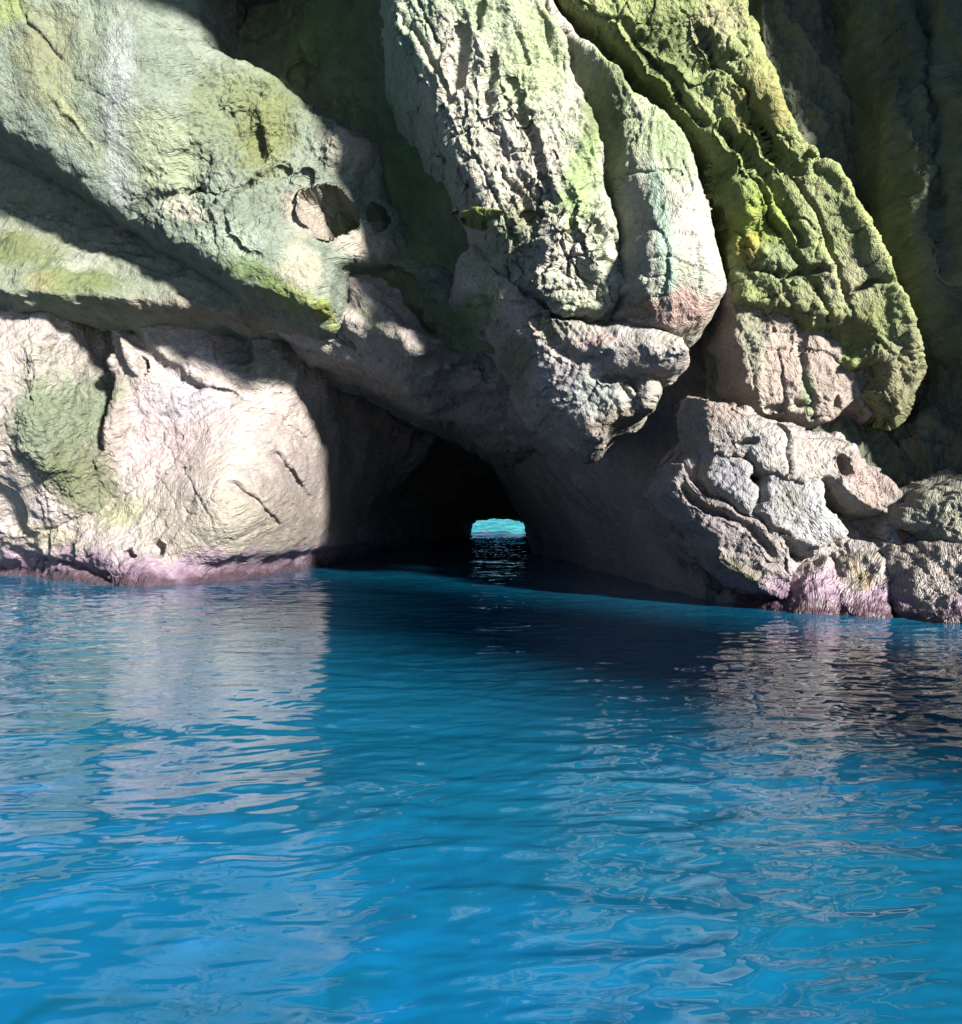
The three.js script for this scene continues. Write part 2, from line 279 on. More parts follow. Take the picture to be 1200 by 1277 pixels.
// left alcove wall, pale and pink, down into the water
rockWall({ name: 'cave_wall', ud: { kind: 'structure' }, nu: 460, nv: 400, base: ['#d8c5c0', '#d0c1b4', '#dfd0cd'], tide: 0.72,
  rows: [
    [[-160, 320, 22.6], [0, 320, 22.8], [60, 320, 23], [130, 320, 23.4], [200, 325, 23.4], [300, 330, 24], [390, 360, 26], [450, 390, 28], [580, 420, 31]],
    [[-160, 400, 21.8], [0, 400, 21.7], [70, 400, 21.8], [118, 400, 23.3], [190, 400, 22.9], [300, 405, 23.3], [390, 415, 24.6], [450, 440, 28], [590, 470, 32]],
    [[-160, 480, 21.4], [0, 480, 21.2], [65, 480, 21.3], [118, 480, 22.9], [190, 480, 22.7], [300, 480, 23.2], [385, 490, 24.8], [450, 490, 28.4], [560, 512, 33.5]],
    [[-160, 560, 21.7], [0, 560, 21.3], [65, 560, 21.4], [130, 560, 22.4], [200, 560, 22.7], [300, 545, 22.9], [385, 560, 24.6], [450, 560, 29], [536, 560, 34]],
    [[-160, 630, 23], [0, 630, 22.4], [65, 630, 22.3], [130, 630, 22.3], [200, 625, 22], [300, 620, 22], [385, 630, 24.2], [435, 630, 29], [482, 630, 35]],
    [[-160, 690, 25], [0, 690, 23.8], [60, 690, 22.8], [130, 690, 21.6], [200, 690, 21.4], [300, 685, 22.2], [390, 680, 25.4], [440, 675, 30], [486, 670, 36]],
    [[-160, 712, 25.9], [0, 716, 24.7], [60, 721, 23.3], [130, 729, 21.4], [200, 731, 21], [300, 722, 23], [390, 708, 27.2], [440, 698, 31.2], [490, 688, 36.6]],
    [[-160, 860, 24], [0, 870, 22.5], [60, 890, 21], [130, 900, 19.6], [200, 900, 19.4], [300, 890, 21], [390, 850, 25], [440, 830, 30], [490, 790, 36]]],
  style: { joint: [0.05, 0.9, 30], lump: [0.13, 1.3], grain: [0.045, 0.34], crack: [0.05, 1.5], flute: [0.1, 0.6, 35, 3.5] },
  zones: [[70, 530, 60, 110, 0, { pit: 1, grain: 2.2, lump: 1.6 }], [300, 610, 95, 90, 0, { lump: 0.5, grain: 0.7, flute: 0.4 }], [40, 690, 90, 30, 0, { flute: 3, grain: 1.5 }]],
  dents: [[300, 600, 110, 120, 0, 0.7, 1.2], [112, 470, 28, 130, 4, -1.1], [140, 455, 12, 14, 0, 0.5], [178, 455, 9, 16, 25, -0.7], [150, 520, 16, 60, 0, 0.35], [80, 530, 60, 80, 10, 0.3], [192, 687, 14, 12, -30, -0.4], [160, 690, 10, 6, 0, -0.35], [60, 600, 50, 60, 0, 0.3],
    [330, 450, 50, 45, 0, 0.35], [290, 420, 25, 40, 30, -0.4], [440, 590, 30, 40, 0, 0.5], [8, 640, 30, 30, 0, -0.6]],
  lines: [[[[345, 570], [362, 590], [378, 612], [386, 636]], 0.12, -0.5], [[[300, 605], [320, 622], [336, 640], [345, 652]], 0.07, -0.25], [[[345, 652], [325, 662], [305, 672]], 0.04, -0.1], [[[150, 400], [185, 440], [220, 470], [240, 482]], 0.14, -0.35], [[[120, 380], [160, 425], [175, 460]], 0.12, 0.35],
    [[[60, 660], [120, 640], [180, 600], [240, 585]], 0.05, -0.1], [[[20, 690], [70, 700], [130, 722]], 0.1, -0.3], [[[240, 480], [280, 488], [310, 500]], 0.05, -0.14], [[[310, 515], [350, 520], [385, 555]], 0.09, -0.2]],
  tints: [[70, 530, 60, 100, 0, '#7d8a6a', 0.95], [110, 600, 40, 50, 0, '#6e7448', 0.8], [150, 520, 18, 60, 0, '#7f8a62', 0.9], [150, 640, 40, 18, 20, '#a9ab6a', 0.5], [300, 660, 110, 60, 0, '#cfc3a8', 0.6], [60, 670, 70, 20, 0, '#d9c9a6', 0.7],
    [200, 540, 70, 60, 0, '#d8bcbc', 0.8], [230, 500, 60, 30, 0, '#cfc6cf', 0.7], [330, 440, 45, 40, 0, '#7f8f80', 0.75], [300, 430, 20, 40, 20, '#5f6a4a', 0.7], [430, 590, 55, 110, 0, '#a08f8a', 0.7], [270, 410, 90, 26, 0, '#b9a29a', 0.6], [380, 430, 60, 40, 0, '#9a9080', 0.7], [20, 430, 50, 60, 0, '#c9bcb0', 0.6]] });
// right wall of the tunnel, receding into the dark
rockWall({ name: 'cave_wall', ud: { kind: 'structure' }, nu: 220, nv: 220, base: ['#d2c1ba', '#ccbdb0', '#d8cac4'],
  rows: [
    [[420, 380, 27], [520, 390, 25], [620, 390, 23], [720, 400, 21.6], [800, 400, 20.8], [880, 380, 20.4], [960, 380, 19.6]],
    [[440, 470, 29], [530, 512, 28], [600, 500, 25.5], [690, 520, 22.8], [780, 520, 21.6], [860, 500, 20.8], [940, 500, 19.6]],
    [[575, 530, 34], [600, 545, 31], [640, 560, 28], [710, 580, 24], [790, 590, 22], [860, 600, 20.8], [930, 600, 19.4]],
    [[630, 610, 36.5], [655, 630, 32.5], [690, 640, 29], [745, 650, 24.6], [805, 660, 21.4], [862, 680, 19.8], [925, 690, 18.4]],
    [[662, 690, 35.4], [685, 694, 33], [712, 702, 29.4], [765, 717, 24.4], [830, 737, 19.9], [890, 749, 17.9], [960, 757, 16.8]],
    [[662, 760, 34], [690, 770, 32], [720, 790, 28], [770, 830, 23], [830, 860, 19], [890, 900, 17], [960, 920, 16]]],
  style: { lump: [0.22, 1.9], grain: [0.06, 0.4], crack: [0.05, 1.4], flute: [0.12, 0.8, 120, 3] } });
// wall behind the buttresses on the right, and the dark folds above
rockWall({ name: 'cave_wall', ud: { kind: 'structure' }, nu: 260, nv: 320, base: ['#8b9076', '#979a80', '#7c846a'],
  rows: [
    [[820, -160, 21.5], [900, -160, 21], [980, -160, 20.5], [1060, -160, 20.6], [1110, -160, 19.6], [1170, -160, 19.2], [1300, -160, 17]],
    [[840, 0, 21], [920, 0, 20.4], [980, 0, 20], [1050, 0, 20.2], [1085, 0, 19.4], [1150, 0, 18.8], [1290, 0, 16.5]],
    [[860, 120, 20.5], [940, 120, 20], [1000, 120, 19.6], [1060, 120, 19.9], [1100, 120, 19], [1160, 120, 18.6], [1280, 120, 16.2]],
    [[870, 250, 20], [950, 250, 19.6], [1020, 250, 19], [1090, 250, 19.7], [1135, 250, 18.4], [1170, 250, 18.1], [1280, 250, 16]],
    [[880, 380, 19.6], [960, 380, 19.2], [1040, 380, 18.6], [1120, 380, 19.4], [1165, 380, 18.1], [1190, 380, 17.7], [1280, 380, 15.8]],
    [[880, 520, 19.2], [960, 520, 18.8], [1040, 520, 18.2], [1110, 520, 18.4], [1160, 520, 17.6], [1200, 520, 17.3], [1280, 520, 15.6]],
    [[880, 640, 18.6], [960, 640, 18.2], [1040, 640, 17.6], [1110, 640, 17], [1160, 640, 16.6], [1200, 640, 16], [1280, 640, 15]],
    [[880, 760, 17.8], [960, 765, 17.2], [1040, 772, 16.4], [1110, 780, 15.6], [1160, 785, 15], [1200, 790, 14.4], [1280, 790, 14]]],
  style: { lump: [0.2, 1.2], grain: [0.07, 0.4], crack: [0.06, 1.2], flute: [0.22, 0.7, 112, 4], facet: [0.08, 0.5] },
  tints: [] });
// dark recess between the bulges, upper middle
rockWall({ name: 'cave_wall', ud: { kind: 'structure' }, nu: 220, nv: 260, base: ['#7f8c62', '#8d9a66', '#748058'],
  rows: [
    [[180, -160, 22.6], [280, -160, 23.6], [380, -160, 22.8], [450, -160, 21.6], [540, -160, 19.8], [640, -160, 19.4]],
    [[190, 0, 22.8], [280, 0, 23.8], [370, 0, 22.6], [440, 0, 21.4], [530, 0, 19.6], [640, 0, 19.4]],
    [[220, 90, 22], [310, 80, 22.6], [380, 90, 22.2], [450, 100, 21.4], [560, 120, 19.8], [650, 120, 19.4]],
    [[260, 190, 21.6], [350, 170, 21.9], [420, 190, 22], [500, 200, 21.4], [590, 220, 20], [660, 220, 19.6]],
    [[400, 320, 22.2], [430, 320, 22.2], [480, 320, 22.2], [540, 320, 21.8], [600, 330, 20.8], [680, 340, 19.8]],
    [[430, 420, 23], [460, 420, 23], [490, 420, 23.2], [540, 430, 22.6], [600, 440, 21.6], [680, 440, 20.4]]],
  style: { lump: [0.2, 1.2], grain: [0.05, 0.35], flute: [0.15, 0.8, 110, 3] },
  dents: [[272, 18, 34, 46, 0, -2.2, 0.7], [380, 90, 22, 16, 0, -0.5]],
  tints: [[400, 40, 60, 60, 0, '#8a9a4c', 0.7], [520, 190, 50, 80, 0, '#6b8a3e', 0.6]] });

// cave roof, unseen above the frame, shaped to shade the recess and block sky
rockWall({ name: 'cave_roof', ud: { kind: 'structure' }, world: true, nu: 120, nv: 90, towards: [0, 3, -10], base: GREY, style: { lump: [0.5, 4], grain: [0.1, 0.8], crack: [0, 1] },
  rows: [[[-26, 13, -26], [-12, 14.6, -26], [-6.5, 14.4, -26], [-2, 14, -26], [12, 14.5, -24], [24, 15, -22]], [[-26, 14, -17], [-12, 15.4, -17], [-6.5, 15, -17], [-2, 14.1, -17], [12, 15, -16], [24, 16, -16]], [[-26, 16, -13.5], [-12, 17.4, -13.5], [-6.5, 17, -13.5], [-2, 15.8, -13.5], [12, 16.4, -13], [24, 17, -13]], [[-26, 19, -13.5], [-12, 20, -14], [-6.5, 19.6, -14], [-2, 19, -14], [12, 20, -13.5], [24, 20, -13.5]], [[-26, 26, -22], [-12, 26, -22], [-6.5, 26, -22], [-2, 26, -22], [12, 26, -22], [24, 26, -22]]] });
// unseen rock pillar added beside the right shore to shade the upper right wall
rockWall({ name: 'cave_wall', ud: { kind: 'structure' }, world: true, nu: 100, nv: 120, towards: [0, 3, -10], base: GREY, style: { lump: [0.35, 2], grain: [0.1, 0.8], crack: [0, 1] },
  rows: [[[11.9, -4, -17], [12.9, -4, -14.5], [13.9, -4, -13.5], [18.9, -4, -13]], [[11.9, 2, -17], [13.4, 2, -14.5], [14.4, 2, -13.5], [18.9, 2, -13]], [[11.9, 5.5, -17], [12.4, 5.5, -14.5], [13.4, 5.5, -13.5], [18.9, 5.5, -13]], [[11.3, 8, -17], [11.3, 8, -14.5], [12.4, 8, -13.5], [18.9, 8, -13]], [[10.3, 11, -17], [10.5, 11, -14.5], [11.9, 11, -13.5], [18.9, 11, -13]], [[9.5, 15, -17], [9.7, 15, -14.5], [11.9, 15, -13.5], [18.9, 15, -13]], [[8.9, 21, -17], [9.5, 21, -14.5], [11.9, 21, -13.5], [18.9, 21, -13]]] });


// unseen cliff added behind the boat, its top shaped to shade the middle water
rockWall({ name: 'shadow_cliff', ud: { kind: 'structure' }, world: true, nu: 160, nv: 60, towards: [0, 3, -10], base: ['#b0a892', '#9d9884', '#8f9474'], style: { lump: [0.6, 5], grain: [0.2, 1.5], crack: [0, 1] },
  rows: [0, 0.4, 0.8, 1].map((f) => [[48, 18, 46], [25.2, 19.2, 25], [28, 20, 25], [29.3, 22.4, 25], [32.6, 22.6, 25], [33, 16, 25], [33.6, 12, 25], [38, 12, 25], [39.6, 24, 25], [60, 26, 26], [90, 26, 30]].map(([x, top, z]) => [x, -4 + (top + 4) * f, z])) });

// ---------------------------------------------------------------- rock masses
const rock = (label, name, spec, category = 'rock', group) => rockMass({ name, ud: { label, category, ...(group && { group }) }, ...spec });

rock('broad grey-green rock bulge pierced by a round hole, overhanging the pink wall', 'rock_bulge', {
  outline: [[-100, -130], [248, -130], [246, 38], [262, 58], [300, 70], [345, 92], [380, 120], [435, 150], [470, 168], [520, 205], [575, 250], [615, 300], [640, 370], [655, 440], [612, 388], [575, 384], [545, 374], [515, 345], [480, 322], [430, 318], [412, 332], [407, 372], [397, 388], [330, 364], [240, 322], [160, 272], [130, 250], [70, 205], [0, 166], [-100, 105]],
  depth: [[-150, -150, 19.8], [0, 0, 20], [120, 0, 20.1], [235, 0, 20.5], [100, 120, 19.8], [210, 130, 20.0], [0, 140, 20.1], [150, 235, 20.3], [290, 130, 20.7], [300, 220, 20.3], [380, 170, 20.9], [440, 180, 21.14], [300, 300, 20.0], [390, 360, 20.14], [450, 250, 21.18], [450, 310, 21.08], [550, 280, 22.4], [510, 230, 22.22], [600, 330, 22.0], [560, 365, 22.0], [640, 410, 21.6]],
  round: 0.45, bulge: 0.9, thick: 2.4, base: ['#86937f', '#98a290', '#76836c'],
  style: { joint: [0.03, 1.1, 25], lump: [0.12, 1.4], grain: [0.035, 0.3], crack: [0.02, 1.7], pit: [0.0, 0.16] },
  zones: [[320, 170, 95, 120, -20, { pit: 1, grain: 2.8, lump: 1.3 }], [120, 90, 110, 120, 0, { lump: 0.55, grain: 0.55 }], [540, 280, 70, 100, 0, { grain: 1.2, lump: 2 }], [230, 260, 80, 40, -20, { grain: 2.2, crack: 3 }]],
  dents: [[408, 262, 36, 33, 0, -1.7, 0.45], [385, 262, 20, 26, 0, 0.5, 1], [472, 272, 13, 16, 0, -0.7, 0.7], [380, 218, 14, 12, 0, -0.4], [322, 180, 9, 26, 10, -0.45], [240, 215, 30, 40, 0, -0.3], [430, 185, 34, 34, 0, 0.35], [170, 80, 60, 200, 5, 0.22], [500, 240, 30, 30, 0, -0.35], [565, 300, 28, 40, 20, -0.3], [70, 60, 30, 90, 10, -0.18], [300, 300, 60, 50, 0, 0.2], [330, 150, 20, 30, 0, 0.2], [290, 130, 16, 20, 0, 0.22], [545, 345, 20, 16, 0, 0.25]],
  lines: [[[[155, 262], [200, 245], [250, 232], [280, 240]], 0.09, -0.2], [[[280, 262], [295, 240], [330, 215], [352, 205]], 0.06, -0.3], [[[280, 262], [285, 300], [310, 318], [325, 320]], 0.04, -0.14], [[[60, 110], [90, 150], [115, 180]], 0.05, 0.06], [[[20, 0], [42, 40], [70, 70]], 0.05, -0.1]],
  tints: [[110, 60, 70, 130, 0, '#a4b198', 0.5], [150, 130, 26, 130, -4, '#cdd2cf', 0.55], [200, 190, 50, 60, 0, '#b9bf92', 0.6], [60, 60, 50, 70, 0, '#95925f', 0.6], [12, 12, 24, 28, 0, '#a6b24e', 0.6, 0.8], [85, 140, 20, 60, 35, '#b3ac66', 0.55, 0.9, 1], [310, 140, 70, 80, -30, '#7d8650', 0.85], [330, 180, 40, 60, 0, '#8b8f4e', 0.6], [270, 170, 26, 60, 0, '#8d9a7a', 0.6], [430, 185, 34, 36, 0, '#cfc3b0', 0.85], [395, 262, 40, 40, 0, '#cdb9a8', 0.85], [460, 305, 40, 22, 0, '#d3c2b0', 0.8], [375, 335, 30, 40, 0, '#d6c8ae', 0.7], [360, 368, 40, 16, -20, '#9fae4e', 0.75], [398, 380, 12, 14, 0, '#b9c04a', 0.9], [300, 330, 60, 22, -28, '#6f8a3c', 0.7], [540, 270, 70, 90, 0, '#76846a', 0.85], [500, 330, 40, 30, 0, '#8d9a78', 0.6], [600, 380, 40, 40, 0, '#7f9a58', 0.6], [230, 262, 40, 14, -15, '#d0c6b2', 0.7], [290, 300, 50, 30, 0, '#b6c4ae', 0.7]],
});
rock('mossy ledge tucked under the holed rock bulge', 'rock_ledge', { step: 0.034,
  outline: [[-100, 90], [0, 150], [130, 235], [240, 300], [330, 345], [400, 372], [450, 400], [470, 440], [445, 440], [400, 414], [330, 398], [260, 388], [200, 378], [130, 373], [60, 368], [0, 365], [-100, 362]],
  depth: [[-150, 100, 21.6], [-150, 250, 22.2], [-150, 350, 20.9], [0, 160, 21.8], [0, 230, 22.6], [0, 290, 21.9], [0, 345, 20.9], [60, 230, 22.6], [60, 350, 20.9], [60, 300, 21.8], [130, 260, 22.2], [140, 360, 21.2], [130, 310, 22], [240, 320, 21.7], [240, 380, 21.4], [330, 360, 21.3], [330, 392, 21.6], [400, 385, 21.4], [460, 430, 22.6]],
  round: 0.2, bulge: 1, thick: 2.6, base: ['#98a088', '#a8a898', '#8f9a7c'],
  style: { lump: [0.12, 1], chip: [0.14, 0.8], flute: [0.14, 0.5, 162, 4], grain: [0.05, 0.3], crack: [0.05, 1] },
  tints: [[20, 310, 60, 30, -10, '#6f7a30', 0.8], [55, 350, 22, 16, 0, '#d9bfa2', 0.9], [100, 350, 60, 26, 0, '#6f7f34', 0.8], [250, 385, 120, 14, -5, '#a89884', 0.7], [380, 400, 60, 20, -20, '#b0a390', 0.6]],
});
rock('arched rock above the tunnel mouth crossed by a diagonal rib', 'rock_arch', { step: 0.034,
  outline: [[290, 380], [380, 380], [405, 330], [470, 310], [530, 335], [580, 375], [640, 400], [680, 450], [705, 520], [660, 570], [620, 560], [600, 540], [565, 528], [525, 506], [470, 480], [445, 465], [410, 446], [340, 416], [290, 400]],
  depth: [[300, 390, 22.4], [400, 360, 22.4], [400, 430, 22.2], [430, 340, 22.2], [455, 375, 21.6], [500, 425, 21.4], [525, 440, 21.7], [500, 370, 22.6], [560, 400, 23.2], [460, 465, 23.4], [560, 470, 23.4], [560, 522, 26], [620, 430, 22.6], [640, 540, 25.4], [690, 500, 23.4], [600, 510, 24.8]],
  round: 0.35, bulge: 1, thick: 2.5, base: ['#d2c1ba', '#ccbdb0', '#d8cac4'],
  style: { lump: [0.12, 1], chip: [0.2, 0.9], flute: [0.12, 0.8, 140, 3], grain: [0.05, 0.3], crack: [0.06, 1] },
  dents: [[440, 375, 50, 22, -35, -0.3], [530, 400, 40, 26, -20, -0.5]],
  lines: [[[[560, 500], [520, 485], [480, 462], [440, 452]], 0.16, 0.3], [[[600, 455], [560, 450], [520, 462]], 0.14, -0.3], [[[350, 398], [400, 412], [440, 430]], 0.08, -0.25], [[[640, 500], [600, 480], [570, 485]], 0.16, 0.3], [[[425, 345], [465, 375], [505, 420], [520, 440]], 0.3, 0.12], [[[510, 440], [540, 425], [600, 440]], 0.2, 0.2]],
  tints: [[570, 380, 60, 20, -10, '#8b9c66', 0.6], [470, 400, 40, 14, -40, '#93a070', 0.5]],
});
rock('huge pale fluted buttress with cracked lower end, streaked with green algae', 'rock_buttress', {
  outline: [[475, -160], [484, 20], [496, 65], [530, 122], [562, 185], [594, 240], [616, 285], [640, 325], [690, 372], [740, 392], [775, 385], [786, 355], [772, 310], [758, 200], [732, 110], [697, 25], [650, -40], [640, -160]],
  depth: [[460, -150, 18.6], [560, -150, 18.2], [640, -150, 18.4], [474, 10, 18.4], [560, 0, 18], [640, 0, 18.1], [525, 135, 18.3], [620, 100, 17.9], [590, 235, 18.1], [680, 200, 17.8], [720, 300, 17.6], [640, 310, 18.1], [770, 360, 17.8], [745, 240, 17.9], [700, 90, 18.2], [680, 350, 17.9]],
  round: 0.22, bulge: 1, thick: 2.2, under: -0.35, warp: 0.12, base: ['#d2cdb8', '#c3cbaa', '#ddd3c6'],
  style: { joint: [0.15, 0.7, 108], chip: [0.2, 0.7, 1.9, 2.2], lump: [0.12, 1.5], grain: [0.05, 0.3], crack: [0.06, 1.3], flute: [0.2, 0.8, 108, 4], facet: [0.03, 0.45] },
  zones: [[690, 310, 70, 75, -30, { facet: 5, flute: 0.5, crack: 2, grain: 1.5 }], [620, 200, 90, 90, 0, { facet: 1.8, grain: 1.3 }], [520, 40, 50, 60, 0, { facet: 1.4 }]],
  dents: [[570, 70, 12, 50, -8, -0.35], [612, 100, 10, 46, -10, -0.35], [550, 90, 10, 40, -12, 0.2], [665, 260, 22, 40, -20, -0.3], [660, 325, 26, 20, -30, -0.4], [690, 290, 22, 26, 0, 0.25], [598, 15, 8, 30, 0, -0.3]],
  lines: [[[[545, 155], [590, 150], [650, 140], [690, 145]], 0.03, -0.1], [[[640, 100], [665, 180], [690, 250]], 0.07, -0.2], [[[690, 190], [715, 240], [740, 300], [750, 340]], 0.12, 0.16], [[[500, 10], [540, 80], [560, 130]], 0.06, -0.16], [[[630, 210], [650, 240], [655, 280]], 0.06, -0.2]],
  tints: [[500, 50, 34, 110, -20, '#adc2a0', 0.7], [600, 0, 60, 40, 0, '#aec091', 0.7], [670, 60, 50, 90, -20, '#b3c08a', 0.75], [720, 230, 26, 120, -14, '#a9c478', 0.85], [640, 190, 60, 70, 0, '#d8cbbc', 0.6], [600, 230, 50, 40, -30, '#d6ccbb', 0.6], [700, 310, 40, 50, 0, '#dccfc4', 0.8], [640, 290, 40, 30, 0, '#8a9468', 0.6], [560, 60, 20, 60, 0, '#d9cbbc', 0.6], [650, 270, 26, 26, 0, '#9c9a72', 0.6], [745, 120, 16, 80, -15, '#7f8a4e', 0.8]],
});
rock('smooth rounded pale tongue of rock with vertical mint streak and pink foot', 'rock_tongue', {
  outline: [[640, -160], [690, -8], [740, 38], [790, 84], [803, 108], [840, 130], [874, 172], [884, 225], [902, 290], [911, 345], [897, 385], [862, 412], [805, 405], [765, 385], [752, 330], [745, 240], [715, 120], [675, 20], [600, -160]],
  depth: [[640, -140, 18.8], [700, 20, 18.5], [760, 80, 18.1], [730, 150, 18.7], [770, 190, 17.9], [840, 160, 17.7], [840, 240, 17.3], [800, 300, 17.1], [860, 340, 16.8], [840, 400, 17.1], [765, 300, 18.2], [790, 380, 17.4], [900, 320, 17.1], [880, 220, 17.6]],
  round: 0.5, bulge: 1, thick: 2.6, warp: 0.06, base: ['#d8cfc0', '#ccd0b4', '#e2d6cb'],
  style: { joint: [0.07, 0.7, 95], chip: [0.1, 0.8, 1.7, 2], lump: [0.06, 1.4], grain: [0.028, 0.26], crack: [0.05, 1.1], flute: [0.07, 0.5, 98, 5] },
  zones: [[790, 120, 60, 60, 0, { grain: 1.8, flute: 2 }], [770, 380, 40, 30, 0, { grain: 2.5, lump: 2 }]],
  lines: [[[[706, 40], [735, 110], [757, 195], [766, 300], [770, 350]], 0.3, -0.55], [[[768, 213], [810, 212], [850, 214]], 0.025, -0.08], [[[780, 350], [830, 345], [900, 330]], 0.02, -0.05], [[[855, 200], [860, 230], [862, 240]], 0.03, -0.08], [[[880, 260], [885, 285], [895, 290]], 0.02, -0.05]],
  dents: [[790, 352, 14, 12, 0, 0.25], [775, 375, 22, 14, 0, -0.5], [800, 388, 20, 6, -10, -0.2]],
  tints: [[770, 90, 60, 70, -40, '#a8b878', 0.85], [840, 170, 60, 60, -30, '#a3b582', 0.85], [830, 290, 13, 130, 3, '#aecbb4', 0.9, 0.5], [795, 250, 14, 110, 2, '#dcd2c4', 0.6], [870, 290, 34, 60, 0, '#e0d4c8', 0.7], [850, 385, 56, 26, 12, '#dcb0a4', 0.85], [790, 385, 26, 16, 0, '#c79a7c', 0.6], [760, 200, 16, 180, -10, '#7b8358', 0.85], [785, 170, 20, 80, -10, '#b6c48c', 0.6]],
});
rock('pinkish hanging lobe ending in a small knob beside the tunnel mouth', 'hanging_rock', {
  outline: [[565, 340], [585, 298], [612, 288], [660, 345], [700, 375], [745, 395], [800, 400], [815, 450], [822, 480], [812, 508], [775, 524], [757, 546], [742, 554], [728, 540], [690, 512], [668, 487], [656, 440], [630, 402], [600, 382]],
  depth: [[580, 320, 19.7], [605, 300, 19.4], [620, 360, 19.1], [640, 395, 18.8], [660, 350, 18.35], [680, 420, 18.2], [700, 380, 18.05], [740, 430, 18], [790, 420, 17.9], [800, 490, 18.1], [760, 500, 18], [742, 545, 18.2], [680, 470, 18.5]],
  round: 0.3, bulge: 1, thick: 2.6, base: ['#d8cabd', '#cdc1b6', '#e3d8d0'],
  style: { joint: [0.1, 0.5, 60], chip: [0.13, 0.6], lump: [0.1, 0.9], grain: [0.045, 0.26], crack: [0.06, 0.9], facet: [0.03, 0.4] },
  zones: [[680, 400, 30, 50, -20, { facet: 3, grain: 1.6 }], [680, 500, 30, 26, 0, { grain: 2 }], [800, 490, 26, 30, 0, { lump: 2, grain: 1.5 }]],
  dents: [[742, 548, 12, 11, 0, 0.3], [795, 480, 9, 20, 20, -0.35], [765, 468, 20, 9, 0, -0.4], [715, 440, 34, 9, -15, -0.22], [682, 490, 10, 9, 0, -0.2], [700, 470, 34, 26, 0, 0.12]],
  lines: [[[[660, 360], [672, 400], [690, 425], [710, 435]], 0.08, -0.22], [[[605, 296], [640, 335], [680, 368], [720, 388], [760, 398]], 0.13, -0.6], [[[690, 480], [705, 455], [700, 440]], 0.02, -0.08], [[[812, 470], [818, 490], [805, 512]], 0.1, 0.15]],
  tints: [[610, 345, 26, 50, 30, '#c8c49c', 0.75], [590, 380, 40, 22, -20, '#7d9a50', 0.8], [650, 410, 20, 50, 20, '#dcc8bc', 0.7], [690, 395, 24, 40, 0, '#8f9878', 0.7], [740, 490, 50, 30, 0, '#d0dad2', 0.7], [690, 470, 36, 30, 0, '#d6c9d2', 0.6], [770, 525, 50, 14, 20, '#a8947e', 0.7], [645, 440, 16, 40, 20, '#6f8a44', 0.6]],
});
rock('pale blunt finger of rock jutting out above the hanging knob', 'rock_finger', {
  outline: [[700, 405], [745, 402], [800, 402], [850, 412], [868, 428], [866, 442], [845, 455], [800, 462], [765, 458], [735, 440], [705, 432]],
  depth: [[710, 415, 18.2], [750, 430, 17.6], [800, 430, 17.2], [855, 435, 17.0], [800, 458, 17.4], [800, 406, 17.4], [740, 405, 18.1]],
  round: 0.42, bulge: 1, thick: 1.6, warp: 0.05, base: ['#dccfc6', '#e0d6d0', '#d2c2b8'],
  style: { lump: [0.05, 0.6], grain: [0.035, 0.2], crack: [0.04, 0.7] }, zones: [[840, 430, 30, 26, 0, { grain: 1.7 }]],
  dents: [[758, 445, 9, 10, 0, -0.25], [735, 450, 18, 8, 0, -0.2]], tints: [[745, 422, 26, 14, 0, '#e0b9ac', 0.7], [840, 420, 26, 12, 0, '#c9c0a8', 0.5]],
});
rock('thin mossy spur poking out beside the fluted buttress', 'rock_spur', {
  crisp: true, outline: [[572, 264], [586, 259], [604, 257], [630, 262], [616, 269], [600, 273], [584, 270]], depth: [[570, 265, 18.6], [600, 266, 18.1], [628, 262, 17.9], [600, 277, 18.3]],
  round: 0.07, thick: 0.5, under: 0.3, step: 0.016, warp: 0.03, base: ['#a3aa54', '#b3b268', '#8b9a48'], style: { lump: [0.03, 0.4], grain: [0.03, 0.15], crack: [0, 1], chip: [0.06, 0.3] } });
